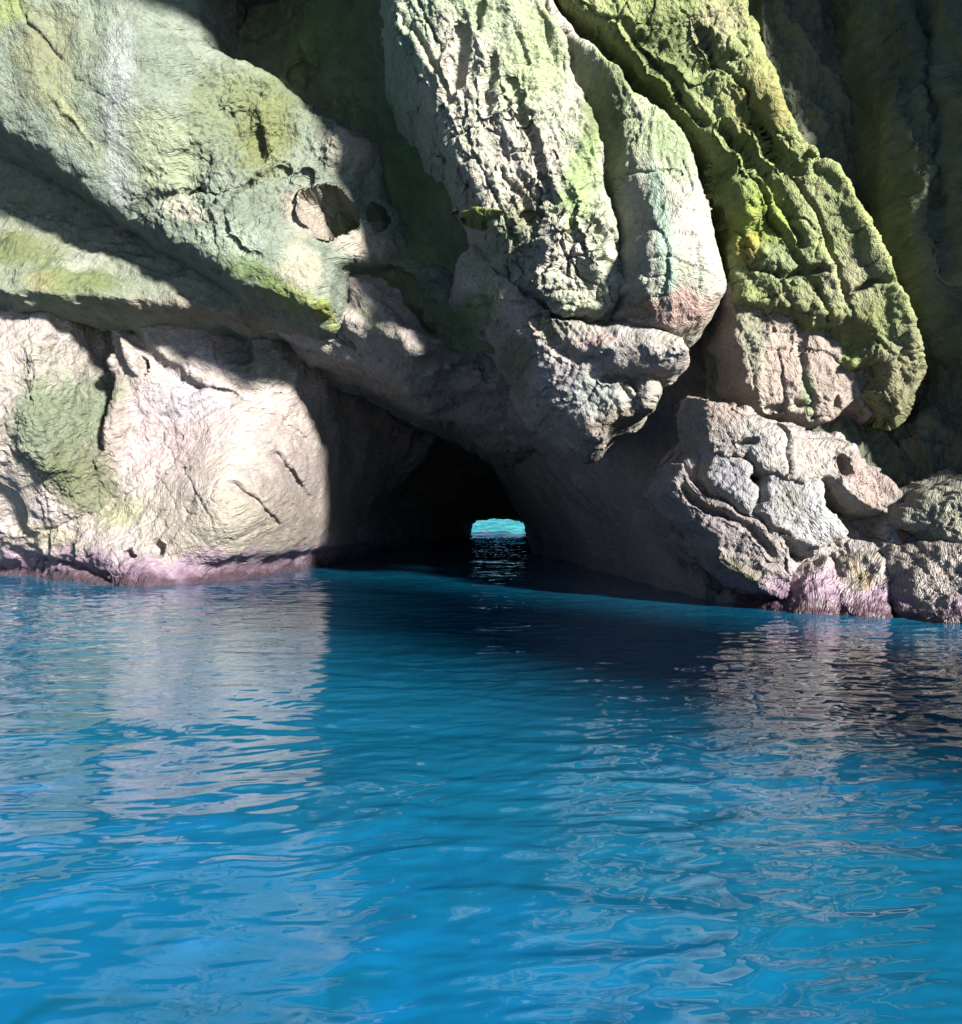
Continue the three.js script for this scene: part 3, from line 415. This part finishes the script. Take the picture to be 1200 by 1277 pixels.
rock('long mossy yellow-green ridge slanting down beside the pale tongue', 'rock_ridge', { under: 0.1,
  outline: [[640, -160], [703, -10], [757, 36], [806, 84], [846, 122], [886, 176], [896, 228], [916, 296], [926, 345], [915, 372], [960, 383], [1010, 408], [1055, 446], [1078, 478], [1105, 522], [1125, 528], [1162, 490], [1156, 430], [1124, 345], [1088, 272], [1042, 208], [1000, 165], [965, 92], [945, 20], [910, -160]],
  depth: [[680, -140, 18.7], [860, -140, 18.4], [760, 0, 18.6], [860, 0, 18.3], [930, 10, 18.3], [830, 80, 18.4], [880, 80, 18.15], [945, 90, 18.0], [890, 170, 18.2], [930, 160, 17.85], [985, 180, 17.7], [910, 260, 18.1], [960, 260, 17.7], [1030, 240, 17.45], [935, 340, 17.9], [1000, 350, 17.5], [1070, 320, 17.25], [1020, 400, 17.5], [1110, 400, 17.1], [1140, 480, 17.0], [1110, 515, 17.05]],
  round: 0.3, bulge: 1.1, thick: 2.2, warp: 0.09, base: ['#adb86a', '#bac282', '#98aa5e'],
  style: { joint: [0.08, 0.9, 112], chip: [0.26, 1.1, 2.15, 2.8], lump: [0.1, 1.5], grain: [0.04, 0.3], crack: [0.08, 1], flute: [0.1, 0.9, 122, 4], facet: [0.03, 0.55] },
  zones: [[1030, 290, 40, 110, 35, { facet: 0.3, flute: 0.5, grain: 0.7, lump: 0.6 }], [990, 350, 60, 40, 0, { grain: 1.3 }], [930, 270, 44, 90, 10, { facet: 2.2, chip: 1.3 }], [1110, 480, 50, 60, 0, { facet: 2.5 }], [850, 70, 80, 60, -40, { facet: 3, chip: 1.2 }], [1000, 370, 70, 50, -30, { facet: 2 }]],
  dents: [[935, 250, 30, 34, 0, 0.35], [955, 285, 22, 26, 0, -0.3], [900, 215, 14, 30, 10, -0.4], [1050, 420, 40, 26, -40, -0.5], [1085, 470, 24, 30, -30, -0.4], [960, 120, 36, 70, 30, 0.2], [870, 60, 40, 30, -40, -0.3]],
  lines: [[[[800, 40], [870, 80], [915, 70]], 0.1, -0.25], [[[930, 130], [965, 180], [1000, 210]], 0.1, -0.25], [[[905, 160], [950, 210], [985, 260], [1000, 300]], 0.08, -0.25], [[[1010, 160], [1060, 250], [1100, 330], [1140, 420]], 0.12, 0.25], [[[870, 30], [930, 118], [985, 205], [1030, 295], [1062, 365]], 0.06, -0.24, 1], [[[905, 150], [948, 232], [985, 300], [1040, 392]], 0.07, -0.26, 1], [[[780, 30], [830, 90], [880, 150]], 0.09, -0.25, 1], [[[985, 210], [1010, 190], [1030, 195]], 0.06, -0.2], [[[940, 330], [985, 345], [1030, 330]], 0.07, -0.35], [[[1060, 365], [1095, 350], [1115, 355]], 0.06, -0.25]],
  tints: [[830, 60, 60, 60, 0, '#7d8c4c', 0.7], [900, 25, 40, 40, -30, '#c8bc94', 0.7], [950, 130, 36, 60, 30, '#a59a4a', 0.75], [945, 270, 46, 50, 0, '#a2b43a', 0.85], [935, 310, 14, 22, 0, '#cbb24a', 0.7, 0.4], [910, 230, 26, 40, 0, '#6f9040', 0.7], [1030, 270, 30, 110, 35, '#a8ad78', 0.75], [1060, 350, 40, 50, 30, '#bcb694', 0.7], [1000, 380, 60, 26, -30, '#9a9a72', 0.6], [1120, 460, 40, 60, 0, '#b4a888', 0.7], [1080, 400, 30, 40, 0, '#8a8a4a', 0.6], [975, 330, 40, 30, 0, '#8b9a6a', 0.7]],
});
rock('dim green rib of rock beyond the cleft beside the mossy ridge', 'rock_rib', {
  outline: [[1060, -120], [1088, 40], [1108, 140], [1138, 250], [1158, 330], [1184, 418], [1212, 446], [1320, 446], [1320, -120]],
  depth: [[1075, -100, 18.9], [1095, 40, 18.6], [1120, 150, 18.2], [1160, 320, 17.5], [1195, 420, 17.1], [1310, -100, 17], [1310, 150, 16.4], [1310, 430, 15.8], [1180, 150, 17.5], [1180, 0, 17.9]],
  round: 0.25, thick: 2, step: 0.034, base: ['#8b9470', '#979c7c', '#7c8862'], style: { chip: [0.4, 1.2, 1.9, 2.6], joint: [0.1, 0.8, 105], lump: [0.12, 1.2], grain: [0.05, 0.3], flute: [0.4, 1.1, 108, 4] },
  lines: [[[[1150, -60], [1170, 100], [1180, 230], [1195, 330]], 0.14, -0.4], [[[1110, 100], [1135, 190]], 0.1, 0.2]], tints: [[1190, 330, 30, 60, 0, '#a8a68c', 0.6], [1130, 60, 40, 80, 0, '#4f6252', 0.6]],
});
rock('pink flat-faced slab split by a green crack under the mossy ridge', 'rock_slab', { crisp: true,
  outline: [[905, 352], [960, 345], [1040, 380], [1100, 440], [1120, 505], [1085, 520], [1074, 494], [1048, 512], [1020, 529], [985, 516], [952, 512], [926, 478], [917, 420]],
  depth: [[920, 370, 18.4], [950, 380, 18.1], [930, 440, 18.0], [990, 420, 17.8], [960, 500, 17.9], [1020, 460, 17.65], [1060, 490, 17.6], [1020, 520, 17.7], [1110, 490, 17.9], [1050, 390, 18]],
  round: 0.08, bulge: 1, thick: 1.5, warp: 0.08, base: ['#d2bcae', '#d8c4b6', '#c6b6a6'],
  style: { joint: [0.07, 0.5, 100], chip: [0.1, 0.6], lump: [0.05, 0.8], grain: [0.03, 0.22], crack: [0.04, 0.8], flute: [0.06, 0.5, 100, 4] }, zones: [[1000, 505, 60, 18, -10, { grain: 2.4, facet: 8, lump: 2 }], [945, 400, 22, 50, 0, { grain: 2 }]],
  dents: [[1000, 505, 12, 10, 0, -0.25], [1040, 500, 8, 9, 0, -0.25], [970, 508, 16, 8, 0, -0.2]],
  lines: [[[[994, 390], [1000, 440], [1008, 480], [1014, 520]], 0.05, -0.16], [[[1000, 435], [1035, 442], [1050, 452]], 0.02, -0.06]],
  tints: [[940, 420, 18, 60, 5, '#9aa486', 0.75], [1008, 490, 9, 40, 4, '#93a878', 0.85], [930, 390, 20, 26, 0, '#b3ac8c', 0.6], [975, 450, 26, 50, 0, '#d9bfb0', 0.6]],
});
rock('broad pale fractured rock slope dropping from the slab to the boulders', 'rock_slope', { crisp: true,
  under: 0.1, outline: [[874, 498], [905, 506], [950, 518], [990, 530], [1040, 546], [1080, 564], [1112, 592], [1150, 618], [1180, 622], [1300, 600], [1300, 720], [1180, 705], [1120, 695], [1060, 705], [1010, 712], [985, 748], [940, 736], [895, 702], [865, 655], [836, 616], [852, 585], [878, 565], [872, 520]],
  depth: [[880, 490, 17.5], [866, 600, 17.1], [845, 612, 17.2], [940, 560, 17.0], [960, 640, 16.7], [940, 720, 16.6], [1040, 570, 16.8], [1040, 640, 16.7], [1100, 620, 16.6], [1130, 540, 17.2], [1160, 640, 16.0], [1280, 640, 15.3], [1060, 695, 16.4], [980, 740, 16.4]],
  round: 0.12, bulge: 1, thick: 2, warp: 0.12, base: ['#d6c6c0', '#dcd0cc', '#c8b8ae'], tide: 0.4,
  style: { chip: [0.5, 1.3, 2.3, 1.6, 3], joint: [0.04, 1, 130], lump: [0.08, 0.9], grain: [0.04, 0.24], crack: [0.05, 1] },
  dents: [[1068, 640, 34, 50, 25, -1.1, 0.6], [940, 590, 24, 12, -30, -0.6, 0.7], [1132, 596, 22, 60, 20, -0.9, 0.7], [1020, 706, 40, 10, 10, -0.4], [890, 575, 12, 8, 0, -0.4]],
  lines: [[[[866, 606], [900, 640], [940, 662], [985, 692]], 0.12, -0.5, 1], [[[890, 574], [930, 588], [1000, 602], [1050, 606]], 0.1, -0.35, 1], [[[905, 700], [940, 720], [975, 744]], 0.08, 0.2], [[[1048, 600], [1080, 632], [1108, 650]], 0.08, -0.3, 1]],
  tints: [[900, 520, 40, 30, 0, '#d2b8aa', 0.6], [1080, 600, 30, 40, 40, '#d4b6ac', 0.7], [940, 715, 50, 12, -35, '#8f8a62', 0.8], [1000, 640, 40, 40, 0, '#d8d6d8', 0.6], [1190, 650, 30, 26, 0, '#d3cfb2', 0.7], [900, 650, 40, 36, 0, '#d2bfc2', 0.6]],
});
rock('pale strip of rock crossing below the pink slab, fractured along its lower edge', 'rock_block', { crisp: true,
  outline: [[882, 496], [905, 504], [945, 516], [985, 528], [1030, 546], [1062, 556], [1095, 598], [1112, 642], [1090, 636], [1066, 618], [1048, 598], [1010, 602], [962, 582], [925, 566], [890, 572], [878, 530]],
  depth: [[885, 500, 16.8], [890, 560, 16.6], [940, 540, 16.35], [1000, 560, 16.2], [1050, 570, 16.15], [1100, 630, 16], [1080, 590, 16.05], [1000, 525, 16.5]],
  round: 0.09, bulge: 1, thick: 1.1, warp: 0.12, base: ['#cdc0b4', '#d6cdc6', '#bfae9f'],
  style: { joint: [0.03, 0.9, 130], chip: [0.2, 1.1, 2.3, 1.5, 4], lump: [0.03, 0.8], grain: [0.045, 0.22], crack: [0.03, 0.9], facet: [0.02, 0.45] }, dents: [[930, 552, 14, 8, 20, -0.3], [1055, 580, 9, 14, 30, -0.35]],
  lines: [[[[976, 530], [984, 560], [990, 585]], 0.04, -0.2]], tints: [[900, 510, 30, 24, 0, '#cfb3a4', 0.6], [1080, 600, 26, 40, 40, '#d4b6ac', 0.8], [960, 550, 40, 24, 0, '#d9d4d0', 0.6]],
});
rock('whitish lumpy block of rock leaning below the pale strip', 'rock_block', { crisp: true,
  outline: [[888, 566], [915, 568], [940, 588], [970, 584], [1005, 592], [1025, 602], [1036, 630], [1060, 664], [1040, 680], [1020, 692], [985, 682], [950, 656], [915, 622], [885, 596]],
  depth: [[890, 580, 16.6], [920, 590, 16.35], [930, 620, 16.2], [970, 600, 16.2], [960, 650, 16.05], [1010, 620, 16], [1010, 680, 16], [1050, 665, 16]],
  round: 0.09, bulge: 1, thick: 1.1, warp: 0.12, base: ['#d2cdca', '#c9c4bf', '#dcd6d6'],
  style: { joint: [0.03, 0.9, 130], chip: [0.2, 1.1, 2.3, 1.5, 4], lump: [0.03, 0.8], grain: [0.045, 0.22], crack: [0.03, 0.9], facet: [0.02, 0.4] }, dents: [[945, 592, 16, 14, -40, -0.5], [965, 665, 22, 6, -30, -0.2]],
  lines: [[[[948, 590], [952, 620], [940, 640], [960, 660]], 0.08, -0.3]], tints: [[915, 600, 26, 26, -40, '#d6cfd8', 0.7], [1020, 640, 26, 36, 0, '#d8d6da', 0.6], [985, 620, 22, 22, 0, '#b5b2a4', 0.6]],
});
rock('pinkish slanting block edged by a mossy lip above the purple waterline', 'rock_block', { crisp: true,
  outline: [[836, 616], [846, 598], [858, 586], [874, 604], [900, 622], [932, 646], [960, 664], [986, 690], [992, 716], [984, 738], [974, 746], [940, 732], [905, 702], [888, 676], [864, 650], [852, 628]],
  depth: [[840, 612, 16.6], [860, 592, 16.5], [880, 630, 16.4], [900, 660, 16.25], [940, 660, 16.1], [950, 710, 16], [985, 700, 15.9], [975, 740, 16], [910, 700, 16.3]],
  round: 0.09, bulge: 1, thick: 1.1, warp: 0.1, base: ['#cabab4', '#d2c6c4', '#b9aaa2'], tide: 0.55,
  style: { joint: [0.03, 0.9, 130], chip: [0.2, 1.1, 2.3, 1.5, 4], lump: [0.03, 0.8], grain: [0.045, 0.2], crack: [0.03, 0.9], facet: [0.02, 0.4], flute: [0.06, 0.3, -38, 3] }, dents: [[885, 630, 34, 8, -40, -0.3], [845, 605, 8, 10, 0, 0.2]],
  lines: [[[[860, 610], [890, 640], [930, 655], [965, 690]], 0.05, -0.22], [[[890, 690], [930, 715], [970, 742]], 0.07, 0.16]], tints: [[920, 712, 44, 12, -35, '#8f8a62', 0.85], [900, 660, 30, 30, 0, '#d0bcc0', 0.6], [880, 615, 20, 14, -40, '#b09a8e', 0.6]],
});
rock('bright cream boulder standing above the boulders at the cave edge', 'boulder', { crisp: true,
  outline: [[1135, 650], [1142, 634], [1168, 622], [1190, 613], [1240, 600], [1330, 600], [1330, 700], [1240, 690], [1195, 680], [1168, 664]],
  depth: [[1140, 645, 15.6], [1170, 640, 15.3], [1200, 640, 15], [1200, 675, 15], [1320, 640, 14.6], [1240, 605, 15.1]],
  round: 0.09, bulge: 1, thick: 1.2, base: ['#cbc6b0', '#d6d0c0', '#b9b39a'], style: { joint: [0.09, 0.7, 130], chip: [0.17, 0.75], lump: [0.07, 0.6], grain: [0.04, 0.2], crack: [0.05, 0.6], facet: [0.04, 0.4] }, tints: [[1190, 650, 24, 20, 0, '#d3cfb2', 0.7]],
});
rock('rounded rock set back between the whitish block and the cream boulder', 'boulder', {
  outline: [[1020, 610], [1050, 605], [1090, 640], [1118, 650], [1110, 690], [1060, 700], [1020, 690], [1045, 660]],
  depth: [[1030, 620, 17.2], [1060, 650, 17], [1100, 660, 16.6], [1090, 690, 16.2], [1030, 685, 16.6]],
  round: 0.3, thick: 1.2, base: ['#d2c1ba', '#ccbdb0', '#d8cac4'], style: { lump: [0.1, 0.6], grain: [0.04, 0.22] },
});
rock('small red-stained wedge of rock wedged above the waterline boulders', 'rock_wedge', {
  outline: [[1088, 690], [1108, 672], [1120, 656], [1136, 662], [1128, 678], [1110, 688], [1096, 693]],
  depth: [[1095, 690, 16.1], [1125, 662, 15.9], [1115, 680, 15.9]], round: 0.1, thick: 0.6, step: 0.02, base: ['#a05a52', '#b07468', '#8f4a44'], style: { lump: [0.03, 0.4], grain: [0.03, 0.15] },
});
// boulders standing in the water on the right, purple with algae at their feet
[[[[985, 704], [1010, 694], [1040, 690], [1056, 724], [1066, 768], [1060, 800], [1000, 800], [940, 790], [950, 752], [976, 740]], [[960, 765, 16], [1000, 715, 16.2], [1040, 700, 16.1], [1050, 760, 15.5], [1000, 765, 15.6]], 'rounded boulder with the broadest purple algae foot', 0.75],
 [[[1042, 700], [1070, 688], [1098, 690], [1128, 738], [1112, 800], [1060, 810], [1052, 760]], [[1060, 705, 16], [1090, 700, 15.8], [1110, 745, 15.4], [1085, 780, 15], [1060, 770, 15.2]], 'boulder with a yellowish scar and deep purple foot', 0.5],
 [[[1100, 692], [1140, 676], [1180, 672], [1340, 670], [1340, 860], [1190, 850], [1130, 810], [1128, 750]], [[1115, 700, 15.6], [1180, 690, 15], [1150, 770, 14.7], [1200, 780, 14.2], [1320, 700, 13.8], [1320, 840, 13]], 'largest boulder at the waterline with faint purple stain', 0.35]]
.forEach(([outline, depth, label, tide], i) => rock(label, 'boulder', { outline, depth, tide, round: 0.3, thick: 1.5, base: ['#d2c1ba', '#ccbdb0', '#d8cac4'], style: { lump: [0.09, 0.7], grain: [0.05, 0.2], crack: [0.05, 0.8] }, tints: i === 1 ? [[1075, 715, 12, 22, 10, '#b59a6a', 0.8]] : [], mat: wetMat }, 'boulder'));

// ---------------------------------------------------------------- sea bed and water
function sheet(name, xs, zs, fy, material, color) {
  const nu = xs.length, nv = zs.length, p = new Float32Array(nu * nv * 3), uv = new Float32Array(nu * nv * 2), idx = [], col = color && new Float32Array(nu * nv * 3);
  for (let j = 0; j < nv; j++) for (let i = 0; i < nu; i++) { const q = j * nu + i, x = xs[i], z = zs[j], y = fy(x, z); p.set([x, y, z], q * 3); uv.set([x / 1.7, z / 1.7], q * 2); if (color) col.set(color(x, y, z), q * 3); }
  for (let j = 0; j < nv - 1; j++) for (let i = 0; i < nu - 1; i++) { const a = j * nu + i, b = a + 1, c = a + nu, d = c + 1; idx.push(a, b, c, b, d, c); }
  const g = new THREE.BufferGeometry();
  g.setAttribute('position', new THREE.BufferAttribute(p, 3)); g.setAttribute('uv', new THREE.BufferAttribute(uv, 2)); if (color) g.setAttribute('color', new THREE.BufferAttribute(col, 3)); g.setIndex(idx); g.computeVertexNormals();
  return put(new THREE.Mesh(g, material), name, { kind: 'structure' });
}
const range = (a, b, n) => [...Array(n).keys()].map((i) => a + (b - a) * i / (n - 1));
// rows that get wider apart away from a centre, to the horizon
const spread = (a, b, n, far, m) => [...range(-1, 0, m).slice(0, -1).map((t) => a - Math.pow(-t, 3) * far), ...range(a, b, n), ...range(0, 1, m).slice(1).map((t) => b + Math.pow(t, 3) * far)];
// sand with scattered stones near the boat, painted dark further in so the water dims
const bedY = (x, z) => { const D = -z; return (D < 42 ? -1.3 - 0.12 * Math.max(0, D - 3) : -0.7) + 0.12 * fbm(x * 0.35, z * 0.35, 2, 4) + 0.12 * ss(0.12, 0.4, fbm(x * 0.6, z * 0.6, 7, 3)); };
const bedMat = new THREE.MeshStandardMaterial({ vertexColors: true, roughness: 1 });
const sand = lin('#e6e3d8'), reef = lin('#7d8a88'), bedShade = lin("#36444c");
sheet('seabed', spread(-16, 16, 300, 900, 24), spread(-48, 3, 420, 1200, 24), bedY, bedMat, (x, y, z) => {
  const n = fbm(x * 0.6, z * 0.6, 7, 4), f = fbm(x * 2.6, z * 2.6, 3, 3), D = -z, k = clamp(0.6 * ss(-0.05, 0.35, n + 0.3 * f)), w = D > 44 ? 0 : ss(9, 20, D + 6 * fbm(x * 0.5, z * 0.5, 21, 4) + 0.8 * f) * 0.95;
  return sand.map((v, i) => { let c = v + (reef[i] - v) * k; c += (bedShade[i] - c) * w; return c * (1 + 0.2 * f); });
});
const wave = (x, z) => {
  if (z < -52) return 0.3 * fbm(x * 0.3, z * 0.45, 2, 4) * ss(-52, -60, z);
  const a = 0.5 * n3(x * 0.25, z * 0.3, 1.5), wx = x + 0.3 * n3(x * 0.8, z * 0.8, 4), wz = z + 0.25 * n3(x * 0.7 + 5, z * 0.9, 9), gust = (0.7 + 0.5 * n3(x * 0.22, z * 0.22, 12)) * (1 + 3 * ss(28, 44, -z));
  const crest = (v) => 0.45 - Math.abs(v);
  return 0.028 * n3(wx * 0.4, wz * 0.6 + a, 0.5) + gust * (0.026 * crest(n3(wx * 1.2 + wz * 0.2, wz * 2.2 + a, 3.5)) + 0.013 * n3(wx * 2.6 - wz * 0.5, wz * 4.6, 6.5) + 0.009 * crest(n3(wx * 5.2 + wz, wz * 8.6, 8.5)) + 0.0045 * n3(wx * 10 - wz * 2, wz * 16, 2.5));
};
const waterLook = { roughness: 0.02, metalness: 0, ior: 1.333, transmission: 0.74, thickness: 0, side: THREE.DoubleSide };
const waterMat = new THREE.MeshPhysicalMaterial({ color: new THREE.Color().setRGB(0.008, 0.24, 0.46), ...waterLook });
// shallow water over white sand outside the tunnel: turquoise
const lagoonMat = new THREE.MeshPhysicalMaterial({ color: new THREE.Color().setRGB(0.05, 0.52, 0.57), ...waterLook });
const rows = [0.5, -0.6, -1.4, -2]; while (rows[rows.length - 1] > -38) rows.push(rows[rows.length - 1] - 0.012 + 0.0028 * rows[rows.length - 1]);
const edge = rows[rows.length - 1];
sheet('sea_water', [...range(-60, -14, 12).slice(0, -1), ...range(-14, 13, 600), ...range(13, 60, 12).slice(1)], rows.reverse(), wave, waterMat);
sheet('sea_water', [-60, -30, ...range(-6, 5, 160), 30, 60], range(-57, edge, 170), wave, waterMat);
sheet('sea_water', [-900, -300, -120, -60, ...range(-30, 40, 220), 80, 160, 400, 900], [...range(-1500, -154, 50), ...range(-150, -57, 330)], wave, lagoonMat);
sheet('sea_water', range(-900, 900, 40), range(0.5, 900, 40), () => 0, waterMat);

renderer.render(scene, camera);
